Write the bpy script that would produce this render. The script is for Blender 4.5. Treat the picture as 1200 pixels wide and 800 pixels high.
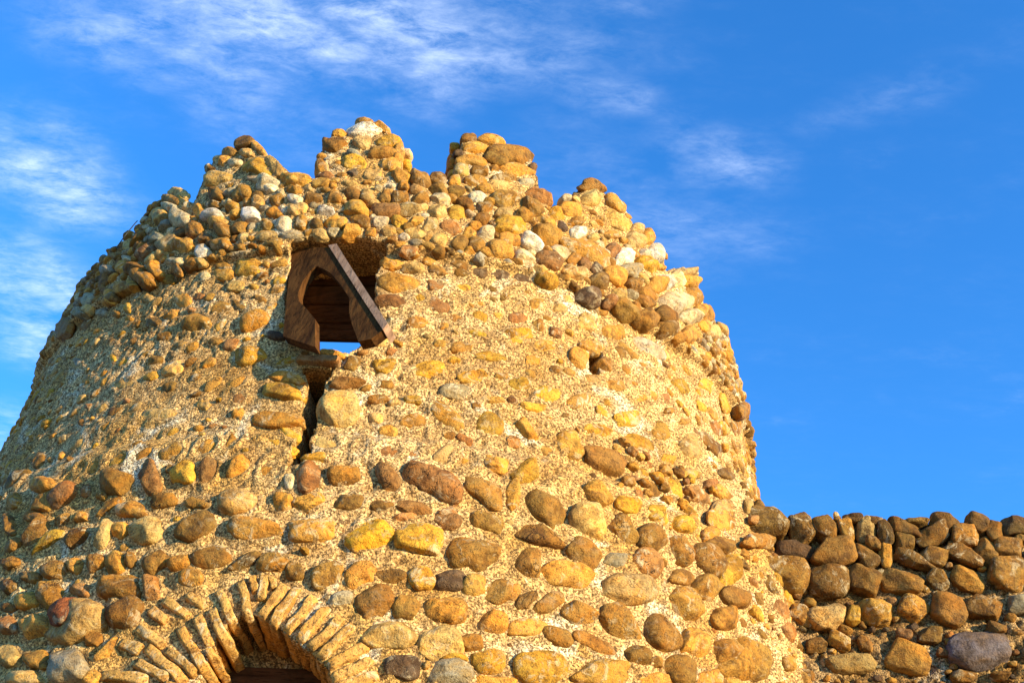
import bpy, bmesh, math, random
import numpy as np
from mathutils import Vector, Matrix, noise as mn

for o in list(bpy.data.objects): bpy.data.objects.remove(o)
scene = bpy.context.scene
col = scene.collection
rnd = random.Random(7)
nr = np.random.RandomState(11)

# ------------------------------------------------------------------ camera
EYE = np.array([0, 0, 1.6])
FPX, PITCH, ROLL = 1300.0, 0.639, 0.053
Fv = np.array([0, math.cos(PITCH), math.sin(PITCH)])
Rv = np.array([1.0, 0, 0]); Uv = np.cross(Rv, Fv)
cR, sR = math.cos(ROLL), math.sin(ROLL)
R2 = cR * Rv + sR * Uv; U2 = -sR * Rv + cR * Uv
camd = bpy.data.cameras.new('camera'); cam = bpy.data.objects.new('camera', camd); col.objects.link(cam)
camd.sensor_fit = 'HORIZONTAL'; camd.sensor_width = 36; camd.lens = 36 * FPX / 1200
camd.clip_start = 0.05; camd.clip_end = 6000
M = Matrix.Identity(4)
for i in range(3):
    M[i][0] = R2[i]; M[i][1] = U2[i]; M[i][2] = -Fv[i]; M[i][3] = EYE[i]
cam.matrix_world = M
scene.camera = cam

def ray(px, py):
    d = Fv * FPX + R2 * (px - 600) - U2 * (py - 400)
    return d / np.linalg.norm(d)

# ------------------------------------------------------------------ world, sun, exposure
SUN_AZ, SUN_EL = math.radians(54), math.radians(10)       # azimuth from -Y (behind the camera) towards +X
sd = np.array([math.sin(SUN_AZ) * math.cos(SUN_EL), -math.cos(SUN_AZ) * math.cos(SUN_EL), math.sin(SUN_EL)])
sl = bpy.data.lights.new('sun', 'SUN'); so = bpy.data.objects.new('sun', sl); col.objects.link(so)
sl.energy = 5.0; sl.angle = math.radians(0.5); sl.color = (1.0, 0.83, 0.50)
so.rotation_euler = Vector(sd).to_track_quat('Z', 'Y').to_euler()
scene.view_settings.view_transform = 'Standard'; scene.view_settings.look = 'None'
scene.view_settings.exposure = 1.14; scene.view_settings.gamma = 1
scene.view_settings.use_curve_mapping = False
world = bpy.data.worlds.new('World'); scene.world = world; world.use_nodes = True
wt = world.node_tree; wn = wt.nodes; wl = wt.links
wn.clear()

class G:                                                   # little node-graph helper
    def __init__(s, nt): s.nt = nt; s.n = nt.nodes; s.l = nt.links
    def add(s, t, ins=None, **kw):
        n = s.n.new(t)
        for k, v in kw.items(): setattr(n, k, v)
        for k, v in (ins or {}).items():
            if hasattr(v, 'is_output') or isinstance(v, bpy.types.NodeSocket): s.l.new(v, n.inputs[k])
            else: n.inputs[k].default_value = v
        return n
    def math(s, op, a, b=0.5, clamp=False):
        n = s.n.new('ShaderNodeMath'); n.operation = op; n.use_clamp = clamp
        for i, v in enumerate((a, b)):
            if isinstance(v, bpy.types.NodeSocket): s.l.new(v, n.inputs[i])
            else: n.inputs[i].default_value = v
        return n.outputs[0]
    def ramp(s, f, stops, interp='LINEAR'):
        n = s.n.new('ShaderNodeValToRGB'); s.l.new(f, n.inputs[0]); e = n.color_ramp; e.interpolation = interp
        while len(e.elements) < len(stops): e.elements.new(0.5)
        for q, (p, c) in zip(e.elements, stops):
            q.position = p; q.color = (c, c, c, 1) if not hasattr(c, '__len__') else (*c, 1)
        return n.outputs[0]
    def mix(s, f, a, b, mode='MIX'):
        n = s.n.new('ShaderNodeMix'); n.data_type = 'RGBA'; n.blend_type = mode
        for i, v in ((0, f), (6, a), (7, b)):
            if isinstance(v, bpy.types.NodeSocket): s.l.new(v, n.inputs[i])
            else: n.inputs[i].default_value = v if i == 0 else (*v, 1)
        return n.outputs[2]
    def noise(s, vec, scale, detail=4, rough=.55, dist=0.0):
        return s.add('ShaderNodeTexNoise', {'Vector': vec, 'Scale': scale, 'Detail': detail, 'Roughness': rough, 'Distortion': dist}).outputs[0]

g = G(wt)
sky = g.add('ShaderNodeTexSky', sky_type='NISHITA', sun_disc=False, sun_elevation=SUN_EL,
            sun_rotation=math.atan2(sd[0], sd[1]), air_density=1.0, dust_density=0.3, ozone_density=3.0, altitude=200)
tc = g.add('ShaderNodeTexCoord')
nv = tc.outputs['Generated']
sx = g.add('ShaderNodeSeparateXYZ', {0: nv})
zc = g.math('MAXIMUM', sx.outputs[2], 0.08)
pl = g.add('ShaderNodeCombineXYZ', {0: g.math('DIVIDE', sx.outputs[0], zc), 1: g.math('DIVIDE', sx.outputs[1], zc), 2: 0.0}).outputs[0]
hs = g.add('ShaderNodeHueSaturation', {'Hue': 0.5, 'Saturation': 1.18, 'Value': 2.85, 'Color': sky.outputs[0]}).outputs[0]
hs = g.mix(1.0, hs, (.66, 1.07, 1.40), 'MULTIPLY')
def skyp(px, py):
    d = ray(px, py); return d[0] / d[2], d[1] / d[2]
# thin high clouds: soft patches of streaked cirrus, laid out on a high cloud layer
acc = None
for (x0, y0, x1, y1, wpx, k) in [(150, 30, 640, 45, 62, 1.0), (420, 80, 560, 85, 50, .6), (-10, 150, 120, 255, 50, .95), (-20, 350, 110, 370, 62, .95),
                              (770, 165, 900, 215, 36, .42), (965, 140, 1150, 75, 26, .22), (600, 10, 760, 10, 25, .35),
                              (640, 180, 880, 300, 60, .24), (250, 90, 420, 170, 60, .35), (0, 480, 40, 540, 60, .5), (660, 100, 760, 120, 25, .3)]:
    a = np.array(skyp(x0, y0)); b = np.array(skyp(x1, y1)); c = (a + b) / 2
    L = np.linalg.norm(b - a) / 2 * 1.5
    nrm = np.array(skyp((x0 + x1) / 2, (y0 + y1) / 2 + wpx)) - c; W = np.linalg.norm(nrm) * 1.35
    mp = g.add('ShaderNodeMapping', {'Vector': pl, 'Location': (c[0], c[1], 0), 'Rotation': (0, 0, math.atan2(b[1] - a[1], b[0] - a[0])), 'Scale': (L, W, 1)}, vector_type='TEXTURE')
    ln = g.add('ShaderNodeVectorMath', {0: mp.outputs[0]}, operation='LENGTH').outputs['Value']
    mr = g.add('ShaderNodeMapRange', {0: ln, 1: 1.25, 2: 0.0, 3: 0.0, 4: k}, interpolation_type='SMOOTHSTEP').outputs[0]
    acc = mr if acc is None else g.math('MAXIMUM', acc, mr)
mpn = g.add('ShaderNodeMapping', {'Vector': pl, 'Rotation': (0, 0, math.radians(-42)), 'Scale': (1.0, 1.6, 1)}).outputs[0]
n1 = g.noise(mpn, 5.5, 10, .62, .12)
n2 = g.noise(mpn, 2.4, 5, .5, .1)
n3 = g.noise(g.add('ShaderNodeMapping', {'Vector': pl, 'Rotation': (0, 0, math.radians(-35)), 'Scale': (1.0, 2.2, 1)}).outputs[0], 16, 8, .7, .3)
cl = g.math('MULTIPLY', g.ramp(n1, [(.34, 0.0), (.80, 1.0)]), g.ramp(n2, [(.25, 0.35), (.65, 1.0)]))
cl = g.math('MULTIPLY', cl, g.ramp(n3, [(.34, .15), (.68, 1.25)]))
cl = g.math('ADD', g.math('MULTIPLY', cl, acc), g.math('MULTIPLY', g.math('MULTIPLY', cl, cl), 0.05))
cl = g.math('MULTIPLY', cl, 1.15, clamp=True)
skc = g.mix(cl, hs, (11.0, 12.4, 14.2))
bg = g.add('ShaderNodeBackground', {0: skc, 1: 0.06})
g.l.new(bg.outputs[0], g.add('ShaderNodeOutputWorld').inputs[0])

# ------------------------------------------------------------------ tower dimensions
AZ, DT = -0.109, 6.30
AX = np.array([DT * math.sin(AZ), DT * math.cos(AZ)])
HA, HB, RA, RB = 3.517 + 1.6, 2.393 + 1.6, 2.20, 2.336
SL = (RB - RA) / (HB - HA)
TH0 = math.atan2(-AX[1], -AX[0])                          # direction of the camera seen from the axis
def rad(h): return RA + SL * (h - HA)

def hit_tower(px, py, off=0.0):
    d = ray(px, py); o = EYE.copy(); o[0] -= AX[0]; o[1] -= AX[1]
    k0 = rad(o[2]) + off; k1 = SL * d[2]
    A = d[0]**2 + d[1]**2 - k1 * k1; B = 2 * (o[0]*d[0] + o[1]*d[1] - k0 * k1); C = o[0]**2 + o[1]**2 - k0 * k0
    disc = B * B - 4 * A * C
    t = (-B - math.sqrt(max(disc, 0))) / (2 * A)
    p = EYE + d * t
    return p, disc >= 0
def th_h(p):
    a = math.atan2(p[1] - AX[1], p[0] - AX[0]) - TH0
    return (a + math.pi) % (2 * math.pi) - math.pi, p[2]
def sp(th, h, off=0.0):
    r = rad(h) + off
    return np.stack([AX[0] + r * np.cos(TH0 + th), AX[1] + r * np.sin(TH0 + th), h + 0 * th], -1)
def tnorm(p):
    n = np.array([p[0] - AX[0], p[1] - AX[1], 0]); n /= np.linalg.norm(n); n[2] = -SL
    return n / np.linalg.norm(n)

# curtain wall plane: from the tower flank out to the right
_j, _ = hit_tower(866, 640)
_d = ray(885, 600)
def plane_hit(px, py, p0, n):
    d = ray(px, py); t = ((p0 - EYE) @ n) / (d @ n); return EYE + d * t
_t = (_j[1] - EYE[1]) / _d[1]
W0 = EYE + _d * _t; HW = W0[2]
_d = ray(1200, 604); W1 = EYE + _d * ((HW - EYE[2]) / _d[2])
WD = (W1 - W0); WD[2] = 0; WLEN = np.linalg.norm(WD); WD /= WLEN
WN = np.array([WD[1], -WD[0], 0.0])
if WN[1] > 0: WN = -WN
print('wall', W0, W1, 'HW', HW, 'WN', WN)

# ------------------------------------------------------------------ numpy noise
_perm = np.random.RandomState(3).rand(64, 64, 64).astype(np.float32)
def vnoise(P, f, seed=0):
    Q = P * f + seed * 17.31 + 1000.0
    i = np.floor(Q).astype(np.int64); t = Q - i; t = t * t * (3 - 2 * t)
    out = 0
    for dx in (0, 1):
        for dy in (0, 1):
            for dz in (0, 1):
                w = (t[..., 0] if dx else 1 - t[..., 0]) * (t[..., 1] if dy else 1 - t[..., 1]) * (t[..., 2] if dz else 1 - t[..., 2])
                out = out + w * _perm[(i[..., 0] + dx) % 64, (i[..., 1] + dy) % 64, (i[..., 2] + dz) % 64]
    return out * 2 - 1
def mortar_disp(P):
    a = vnoise(P, 3.1, 1) * .008 + vnoise(P, 8.3, 2) * .007
    b = vnoise(P, 22, 3); c = vnoise(P, 47, 4); d = vnoise(P, 90, 5)
    pit = np.maximum(0, vnoise(P, 31, 6) - .35)
    crack = np.maximum(0, 1 - np.abs(vnoise(P * np.array([1, 1, 2.2]), 6.0, 9)) * 14) * np.maximum(0, vnoise(P, 2.3, 8))
    pit2 = np.maximum(0, vnoise(P, 58, 12) - .3)
    am = .45 + .75 * sstep(vnoise(P, 1.9, 13), -.5, .5)
    return a + b * .0060 + (c * .0038 + d * .0022) * am - (pit * .030 + pit2 * .020) * am - crack * .035
def sstep(x, a, b):
    t = np.clip((x - a) / (b - a), 0, 1); return t * t * (3 - 2 * t)

# ------------------------------------------------------------------ materials
def newmat(name):
    m = bpy.data.materials.new(name); m.use_nodes = True; m.node_tree.nodes.clear(); return m, G(m.node_tree)
def finish(g, colr, rough, height, dist, spec=.3):
    bsdf = g.add('ShaderNodeBsdfPrincipled', {'Base Color': colr, 'Roughness': rough, 'Specular IOR Level': spec})
    if height is not None:
        b = g.add('ShaderNodeBump', {'Height': height, 'Distance': dist, 'Strength': 1.0}); g.l.new(b.outputs[0], bsdf.inputs['Normal'])
    g.l.new(bsdf.outputs[0], g.add('ShaderNodeOutputMaterial').inputs[0])

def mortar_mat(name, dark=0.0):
    m, g = newmat(name); v = g.add('ShaderNodeTexCoord').outputs['Object']
    big = g.noise(v, 2.2, 5, .6, .5); mid = g.noise(v, 13, 6, .65); fine = g.noise(v, 105, 3, .6); fleck = g.noise(v, 48, 4, .7)
    vor = g.add('ShaderNodeTexVoronoi', {'Vector': v, 'Scale': 150.0, 'Randomness': 1.0})
    vsep = g.add('ShaderNodeSeparateColor', {0: vor.outputs['Color']})
    base = g.mix(g.ramp(big, [(.38, 0.0), (.66, 1.0)]), (.55, .31, .09), (.78, .535, .26))
    base = g.mix(g.ramp(mid, [(.42, 0.0), (.62, .6)]), base, (.32, .165, .05))
    patch = g.noise(v, 3.7, 6, .6, .8)
    base = g.mix(g.ramp(patch, [(.56, 0.0), (.66, .85)]), base, (.76, .65, .46))
    grain = g.ramp(vsep.outputs[0], [(0.0, .16), (.16, .45), (.35, .85), (.7, 1.08), (.86, 1.5), (1.0, 1.9)])
    base = g.mix(.75, base, g.mix(1.0, base, grain, 'MULTIPLY'))
    base = g.mix(g.ramp(fine, [(.42, .85), (.52, 0.0)]), base, (.09, .045, .015))
    base = g.mix(g.ramp(fleck, [(.33, .8), (.40, 0.0)]), base, (.13, .065, .02))
    base = g.mix(g.ramp(g.noise(v, 1.1, 4, .6, .4), [(.42, 0.0), (.62, .40)]), base, g.mix(1.0, base, (.62, .50, .38), 'MULTIPLY'))
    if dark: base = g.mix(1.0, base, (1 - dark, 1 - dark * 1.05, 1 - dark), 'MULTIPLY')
    vd = g.math('SUBTRACT', 1.0, g.math('MULTIPLY', vor.outputs['Distance'], 1.0))
    h = g.math('ADD', g.math('MULTIPLY', vd, .35), g.math('ADD', g.math('MULTIPLY', fine, .9), g.math('MULTIPLY', g.noise(v, 38, 5, .65), 1.2)))
    finish(g, base, .95, h, .0065, .15)
    return m

def stone_mat():
    m, g = newmat('river_cobble'); v = g.add('ShaderNodeTexCoord').outputs['Object']
    at = g.add('ShaderNodeAttribute', attribute_name='tint'); of = g.add('ShaderNodeAttribute', attribute_name='shift')
    vv = g.add('ShaderNodeVectorMath', {0: v, 1: of.outputs['Vector']}, operation='ADD').outputs[0]
    big = g.noise(vv, 9, 5, .6, .6); mid = g.noise(vv, 28, 6, .65, .3); fine = g.noise(vv, 120, 4, .7)
    st = g.noise(g.add('ShaderNodeMapping', {'Vector': vv, 'Scale': (6, 6, 34), 'Rotation': (.5, .3, .2)}).outputs[0], 1.6, 4, .6, .5)
    c = at.outputs['Color']
    warm = g.mix(1.0, c, (1.3, .92, .40), 'MULTIPLY'); dk = g.mix(1.0, c, (.42, .33, .23), 'MULTIPLY'); lt = g.mix(1.0, c, (1.4, 1.38, 1.3), 'MULTIPLY')
    b = g.mix(g.ramp(big, [(.40, 0.0), (.62, .75)]), c, warm)
    b = g.mix(g.ramp(mid, [(.34, .8), (.50, 0.0)]), b, dk)
    b = g.mix(g.ramp(st, [(.50, 0.0), (.66, .5)]), b, lt)
    b = g.mix(g.ramp(g.noise(vv, 6.5, 5, .65, 1.0), [(.50, 0.0), (.64, .85)]), b, dk)
    b = g.mix(g.ramp(g.noise(vv, 42, 5, .7, .5), [(.56, 0.0), (.64, .6)]), b, lt)
    b = g.mix(g.ramp(fine, [(.34, .75), (.47, 0.0)]), b, (.035, .02, .01))
    cr = g.math('ABSOLUTE', g.math('SUBTRACT', g.noise(vv, 7.5, 4, .6, .9), .5))
    crk = g.math('MULTIPLY', g.ramp(cr, [(0.0, 1.0), (.010, 0.0)]), g.ramp(g.noise(vv, 4.0, 2, .5), [(.57, 0.0), (.64, 1.0)]))
    b = g.mix(g.math('MULTIPLY', crk, .5), b, (.03, .016, .008))
    # mortar smears left on the cobbles
    sm = g.math('MULTIPLY', g.ramp(g.noise(vv, 16, 7, .7, .9), [(.54, 0.0), (.62, 1.0)]), at.outputs['Alpha'])
    b = g.mix(sm, b, (.60, .46, .27))
    h = g.math('ADD', g.math('ADD', g.math('MULTIPLY', mid, 1.1), g.math('MULTIPLY', fine, .45)), g.math('ADD', g.math('MULTIPLY', sm, .25), g.math('MULTIPLY', st, .35)))
    h = g.math('SUBTRACT', h, g.math('MULTIPLY', crk, .8))
    finish(g, b, g.ramp(big, [(.3, .66), (.7, .9)]), h, .014, .22)
    return m

def brick_mat():
    m, g = newmat('arch_brick'); v = g.add('ShaderNodeTexCoord').outputs['Object']
    at = g.add('ShaderNodeAttribute', attribute_name='tint')
    mid = g.noise(v, 30, 6, .65, .3); fine = g.noise(v, 110, 4, .7); big = g.noise(v, 9, 4, .6)
    b = g.mix(g.ramp(big, [(.4, 0.0), (.62, .7)]), at.outputs['Color'], (.62, .34, .10))
    b = g.mix(g.ramp(mid, [(.36, .8), (.5, 0.0)]), b, (.20, .08, .02))
    b = g.mix(g.ramp(fine, [(.36, .85), (.46, 0.0)]), b, (.04, .02, .01))
    b = g.mix(g.ramp(g.noise(v, 14, 7, .7, 1.0), [(.55, 0.0), (.63, .8)]), b, (.62, .47, .27))
    finish(g, b, .92, g.math('ADD', mid, g.math('MULTIPLY', fine, .6)), .012, .15)
    return m

def wood_mat(name, c0, c1, axis_scale=(2.5, 40, 40)):
    m, g = newmat(name); v = g.add('ShaderNodeTexCoord').outputs['Object']
    mp = g.add('ShaderNodeMapping', {'Vector': v, 'Scale': axis_scale}).outputs[0]
    gr = g.noise(mp, 1.0, 7, .65, .6); fine = g.noise(mp, 4.0, 4, .7)
    b = g.mix(g.ramp(gr, [(.34, 0.0), (.66, 1.0)]), c0, c1)
    b = g.mix(g.ramp(fine, [(.36, .7), (.48, 0.0)]), b, tuple(x * .3 for x in c0))
    b = g.mix(g.ramp(g.noise(v, 9, 5, .6, .5), [(.52, 0.0), (.68, .6)]), b, tuple(x * .45 for x in c0))
    finish(g, b, .95, g.math('ADD', gr, g.math('MULTIPLY', fine, .5)), .006, .05)
    return m

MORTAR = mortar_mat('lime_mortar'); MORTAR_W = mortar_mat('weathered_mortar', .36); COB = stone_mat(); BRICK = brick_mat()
WOOD = wood_mat('old_board', (.035, .014, .005), (.12, .050, .014), (22, 22, 3))
WOODG = wood_mat('weathered_board_edge', (.26, .14, .085), (.42, .26, .17), (22, 22, 3))
PLANK = wood_mat('dark_plank', (.055, .022, .009), (.11, .045, .018), (3, 20, 26))

# ------------------------------------------------------------------ object helpers
def link(name, me, mats, parent=None):
    o = bpy.data.objects.new(name, me); col.objects.link(o)
    for m in (mats if isinstance(mats, (list, tuple)) else [mats]): me.materials.append(m)
    if parent: o.parent = parent
    return o
def empty(name, loc, label, cat, group=None):
    o = bpy.data.objects.new(name, None); col.objects.link(o); o.location = loc; o['label'] = label; o['category'] = cat
    o.empty_display_size = .3
    if group: o['group'] = group
    return o
def grid_mesh(name, P, closed_u=False, skip=None):
    """P: (nu, nv, 3) grid -> mesh of quads"""
    nu, nv = P.shape[:2]
    idx = np.arange(nu * nv).reshape(nu, nv)
    if closed_u: idx = np.concatenate([idx, idx[:1]], 0)
    q = np.stack([idx[:-1, :-1], idx[1:, :-1], idx[1:, 1:], idx[:-1, 1:]], -1)
    if skip is not None: q = q[~skip]
    q = q.reshape(-1, 4)
    return from_np(name, P.reshape(-1, 3), q)
def from_np(name, V, F):
    me = bpy.data.meshes.new(name); k = F.shape[1]
    me.vertices.add(len(V)); me.vertices.foreach_set('co', np.ascontiguousarray(V, dtype=np.float32).ravel())
    me.loops.add(F.size); me.loops.foreach_set('vertex_index', np.ascontiguousarray(F, dtype=np.int32).ravel())
    me.polygons.add(len(F)); me.polygons.foreach_set('loop_start', np.arange(0, F.size, k, dtype=np.int32))
    me.update(calc_edges=True); me.validate()
    me.polygons.foreach_set('use_smooth', np.ones(len(me.polygons), dtype=bool))
    return me
def inpoly(X, Y, poly):
    ins = np.zeros(X.shape, bool); n = len(poly)
    for i in range(n):
        x0, y0 = poly[i]; x1, y1 = poly[(i + 1) % n]
        if y0 == y1: continue
        c = ((y0 > Y) != (y1 > Y)) & (X < (x1 - x0) * (Y - y0) / (y1 - y0) + x0)
        ins ^= c
    return ins

TOWER = empty('round_tower', (AX[0], AX[1], 0), 'round tapering river cobble tower with broken battlements and a wooden framed window', 'tower')
WALL = empty('cobblestone_wall', tuple(W0 * np.array([1, 1, 0])), 'low brown cobblestone wall joining the tower on its right side', 'wall')
bpy.context.view_layer.update()
def attach(o, parent):
    o.parent = parent; o.matrix_parent_inverse = parent.matrix_world.inverted()
    return o
def child(name, me, mats, parent, label=None):
    o = link(name, me, mats); attach(o, parent)
    if label: o['label'] = label
    return o

# ------------------------------------------------------------------ battlement outline (outer face), seen points turned into angle / height on the tower
POFF = 0.042
OUT = [(162,254),(176,235),(192,219),(205,223),(217,228),(222,233),(225,222),(229,207),(236,191),(250,186),(257,172),(272,170),(277,161),(285,157),(295,164),
 (312,172),(332,187),(345,203),(362,206),(367,197),(370,190),(379,174),(380,162),(387,151),(407,150),(416,139),(426,134),(436,139),(456,146),
 (459,154),(472,157),(474,170),(471,192),(479,199),(489,199),(501,203),(512,201),(522,206),(530,202),(531,187),(535,175),(541,165),(542,155),
 (551,152),(560,155),(580,154),(597,166),(622,172),(626,185),(631,197),(633,215),(647,229),(650,236),(657,236),(667,233),(674,230),(680,217),(696,208),
 (715,220),(735,237),(742,254),(755,264),(765,268),(768,282),(780,290),(785,304),(790,313),(797,311),(810,309),(818,316)]
prof = []
for (x, y) in OUT:
    p, ok = hit_tower(x, y, POFF)
    th, h = th_h(p); prof.append((th, h, x))
pt = [prof[0][:2]]
for th, h, x in prof[1:]:
    pt.append((max(th, pt[-1][0] + .0015), h))
print('profile', [(round(a, 2), round(b, 2)) for a, b in pt])
pth = np.array([a for a, b in pt]); phh = np.array([b for a, b in pt])
def px_th(x, y): return th_h(hit_tower(x, y, POFF)[0])
# sill line between the merlons
S_PTS = [px_th(*q) for q in ((168, 262), (222, 236), (352, 210), (478, 205), (526, 208), (652, 240), (788, 316))]
sth = np.array([a for a, b in S_PTS]); shh = np.array([b for a, b in S_PTS])
SILL_OUT = float(np.mean(shh))
def sill(th):
    s = np.interp(th, sth, shh, left=SILL_OUT, right=SILL_OUT)
    return s - .02
print('sill', S_PTS)
# merlons: [name range in angle] from the outline, plus the ones behind
def th_at(x):
    xs = np.array([q[0] for q in OUT]); return float(np.interp(x, xs, pth))
mer = [(pth[0], th_at(221.5)), (th_at(224), th_at(350)), (th_at(364), th_at(475)), (th_at(529), th_at(650)), (th_at(672), th_at(784)), (th_at(789.5), pth[-1])]
# hidden side: regular ragged teeth
backs = []
a = pth[-1] + .22
while a < 2 * math.pi + pth[0] - .45:
    backs.append((a, a + .36)); a += .36 + .22
def merlon_top(th, k):
    return np.interp(th, pth, phh)

# ------------------------------------------------------------------ openings in the tower, traced as angle/height polygons
def poly_th(pts, off=0.0): return [th_h(hit_tower(x, y, off)[0]) for x, y in pts]
WIN = poly_th([(341,291),(352,285),(400,283),(440,284),(456,291),(451,303),(442,322),(440,345),(444,365),(452,384),(437,399),(424,403),(406,413),(390,413),(371,411),(352,401),(334,396),(334,340)])
SLIT = poly_th([(351,430),(394,429),(390,437),(381,447),(378,470),(371,495),(367,520),(363,538),(352,550),(337,552),(345,530),(354,500),(357,470),(359,452),(358,440)])
HOLE = poly_th([(690,411),(706,415),(702,425),(701,439),(692,439),(690,430)])
INTR = [(236,797),(246,775),(257,752),(268,738),(279,728),(296,722),(318,730),(336,744),(352,757),(368,770),(382,785),(391,800)]
iA = poly_th(INTR)
xL, xR = iA[0], iA[-1]
ARCH = [(xL[0] + .005, xL[1] - .75)] + [(xL[0], xL[1] - .2)] + iA + [(xR[0] + .01, xR[1] - .2), (xR[0] + .01, xR[1] - .75)]
print('arch', iA[0], iA[-1], 'win', WIN[0], WIN[9])
OPEN = [('win', WIN, .44), ('slit', SLIT, .34), ('hole', HOLE, .22), ('arch', ARCH, .34)]

# ------------------------------------------------------------------ tower body (mortar shell)
THICK = 0.40
JT, JH = th_h(_j)
def off_zone(th, h, P):
    wob = vnoise(P, 2.0, 21) * .05 + vnoise(P, 7, 22) * .02
    o = POFF * .75 * sstep(h + wob * .5, HA - .015, HA + .012)                           # battlement zone stands proud
    o = o + .03 * (1 - sstep(h + wob * 1.0, HB - .03, HB + .03))                  # thicker lower zone
    o = o + .028 * np.exp(-((h + wob * .35 - HA + .004) / .013) ** 2)
    fl = np.exp(-((th - JT - .05) / .13) ** 2) * (1 - sstep(h, HW + .02, HW + .42))
    return o + fl * .10
def flare(th, h): return .10 * math.exp(-((th - JT - .05) / .13) ** 2) * (1 - float(sstep(h, HW + .02, HW + .42)))
def body_top(th):
    return sill(th) + .0
def build_shell():
    TV = 1.60
    th_f = np.arange(-TV, TV, .0086 / 2.25)
    th_c = np.linspace(TV, 2 * math.pi - TV, 90)[:-1]
    ths = np.concatenate([th_f, th_c])
    thw = (ths + math.pi) % (2 * math.pi) - math.pi
    h_low = np.linspace(0, 2.45, 26)[:-1]
    LO = 2.45
    nrow = 300
    tops = body_top(thw) + vnoise(sp(thw, 5 + 0 * thw), 9, 31) * .02
    rows = [np.full(len(ths), h) for h in h_low]
    v = np.linspace(0, 1, nrow)
    rows += [LO + (tops - LO) * q for q in v]
    H = np.stack(rows, 1); TH = np.repeat(thw[:, None], H.shape[1], 1)
    P = sp(TH, H)
    D = off_zone(TH, H, P) + mortar_disp(P)
    D = D + collars(ths, H)
    P = sp(TH, H, D)
    n_out = H.shape[1]
    tops3 = []
    for q in (.15, .4, .7, 1.0):
        Q = sp(thw, tops, -THICK * q + D[:, -1]); Q[:, 2] += vnoise(Q, 12, 33) * .02 + .01; tops3.append(Q)
    inn = []
    for q in np.linspace(1, 0, 34)[1:]:
        hh = np.maximum(tops * q, 0.0); Q = sp(thw, hh, -THICK + vnoise(sp(thw, hh), 6, 34) * .01); inn.append(Q)
    PP = np.concatenate([P, np.stack(tops3, 1), np.stack(inn, 1)], 1)
    # faces cut away
    HH = np.concatenate([H, np.repeat(tops[:, None], 4, 1), np.stack([tops * q for q in np.linspace(1, 0, 34)[1:]], 1)], 1)
    TT = np.repeat(thw[:, None], HH.shape[1], 1)
    hc = (HH[:, :-1] + HH[:, 1:]) / 2
    hc = np.concatenate([hc, hc[:1]], 0); hc = (hc[:-1] + hc[1:]) / 2
    tcn = TT + (np.roll(TT[:, :1], -1, 0) - TT[:, :1]) / 2
    tcn = tcn[:, :-1]
    skip = np.zeros(hc.shape, bool)
    for nm, poly, dep in OPEN:
        jit = 0.010
        jx = vnoise(PP[:, :-1], 25, 41) * jit; jy = vnoise(PP[:, :-1], 25, 42) * jit
        if nm in ('arch',): jx = jx * .3; jy = jy * .3
        ins = inpoly(tcn + jx / 2.2, hc + jy, poly); ins[:, n_out - 1:] = False
        skip |= ins
    pw = np.array(WIN); cw = pw.mean(0); big = [tuple(cw + (q - cw) * 1.0) for q in pw]
    ins = inpoly(tcn, hc, [(pw[:, 0].min() - .02, pw[:, 1].min() - .0), (pw[:, 0].max() + .02, pw[:, 1].min() - .0), (pw[:, 0].max() + .02, pw[:, 1].max() + .45), (pw[:, 0].min() - .02, pw[:, 1].max() + .45)])
    ins[:, :n_out + 3] = False
    skip |= ins
    me = grid_mesh('mortar_wall', PP, closed_u=True, skip=skip)
    bm = bmesh.new(); bm.from_mesh(me)
    bm.verts.ensure_lookup_table()
    bnd = [e for e in bm.edges if len(e.link_faces) == 1]
    def outer_r(vt): return math.hypot(vt.co.x - AX[0], vt.co.y - AX[1])
    groups = {k[0]: [] for k in OPEN}
    for e in bnd:
        c = (e.verts[0].co + e.verts[1].co) / 2
        if c.z < .1: continue
        if math.hypot(c.x - AX[0], c.y - AX[1]) < rad(c.z) - .2: continue
        th, h = th_h(np.array(c))
        best = None
        for nm, poly, dep in OPEN:
            q = np.array(poly); 
            if q[:, 0].min() - .03 < th < q[:, 0].max() + .03 and q[:, 1].min() - .04 < h < q[:, 1].max() + .04:
                best = nm
        if best: groups[best].append(e)
    for nm, poly, dep in OPEN:
        q = np.array(poly); cth = (q[:, 0].min() + q[:, 0].max()) / 2
        dirv = -np.array([math.cos(TH0 + cth), math.sin(TH0 + cth), 0])
        es = groups[nm]; n = 12
        for s in range(n):
            r = bmesh.ops.extrude_edge_only(bm, edges=es)
            nvs = [x for x in r['geom'] if isinstance(x, bmesh.types.BMVert)]
            for vt in nvs:
                k = Vector(dirv) * (dep / n)
                w = vt.co * 24
                vt.co += k + Vector((mn.noise(w), mn.noise(w + Vector((9, 0, 0))), mn.noise(w + Vector((0, 9, 0))))) * .004
            es = [x for x in r['geom'] if isinstance(x, bmesh.types.BMEdge) and all(vt in set(nvs) for vt in x.verts)] if False else [x for x in r['geom'] if isinstance(x, bmesh.types.BMEdge)]
        if nm != 'win':
            try: bmesh.ops.triangle_fill(bm, edges=es, use_beauty=False)
            except Exception as ex: print('fill', ex)
    bmesh.ops.recalc_face_normals(bm, faces=bm.faces)
    bm.to_mesh(me); bm.free()
    me.polygons.foreach_set('use_smooth', np.ones(len(me.polygons), dtype=bool))
    child('mortar_wall', me, MORTAR, TOWER)


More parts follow.
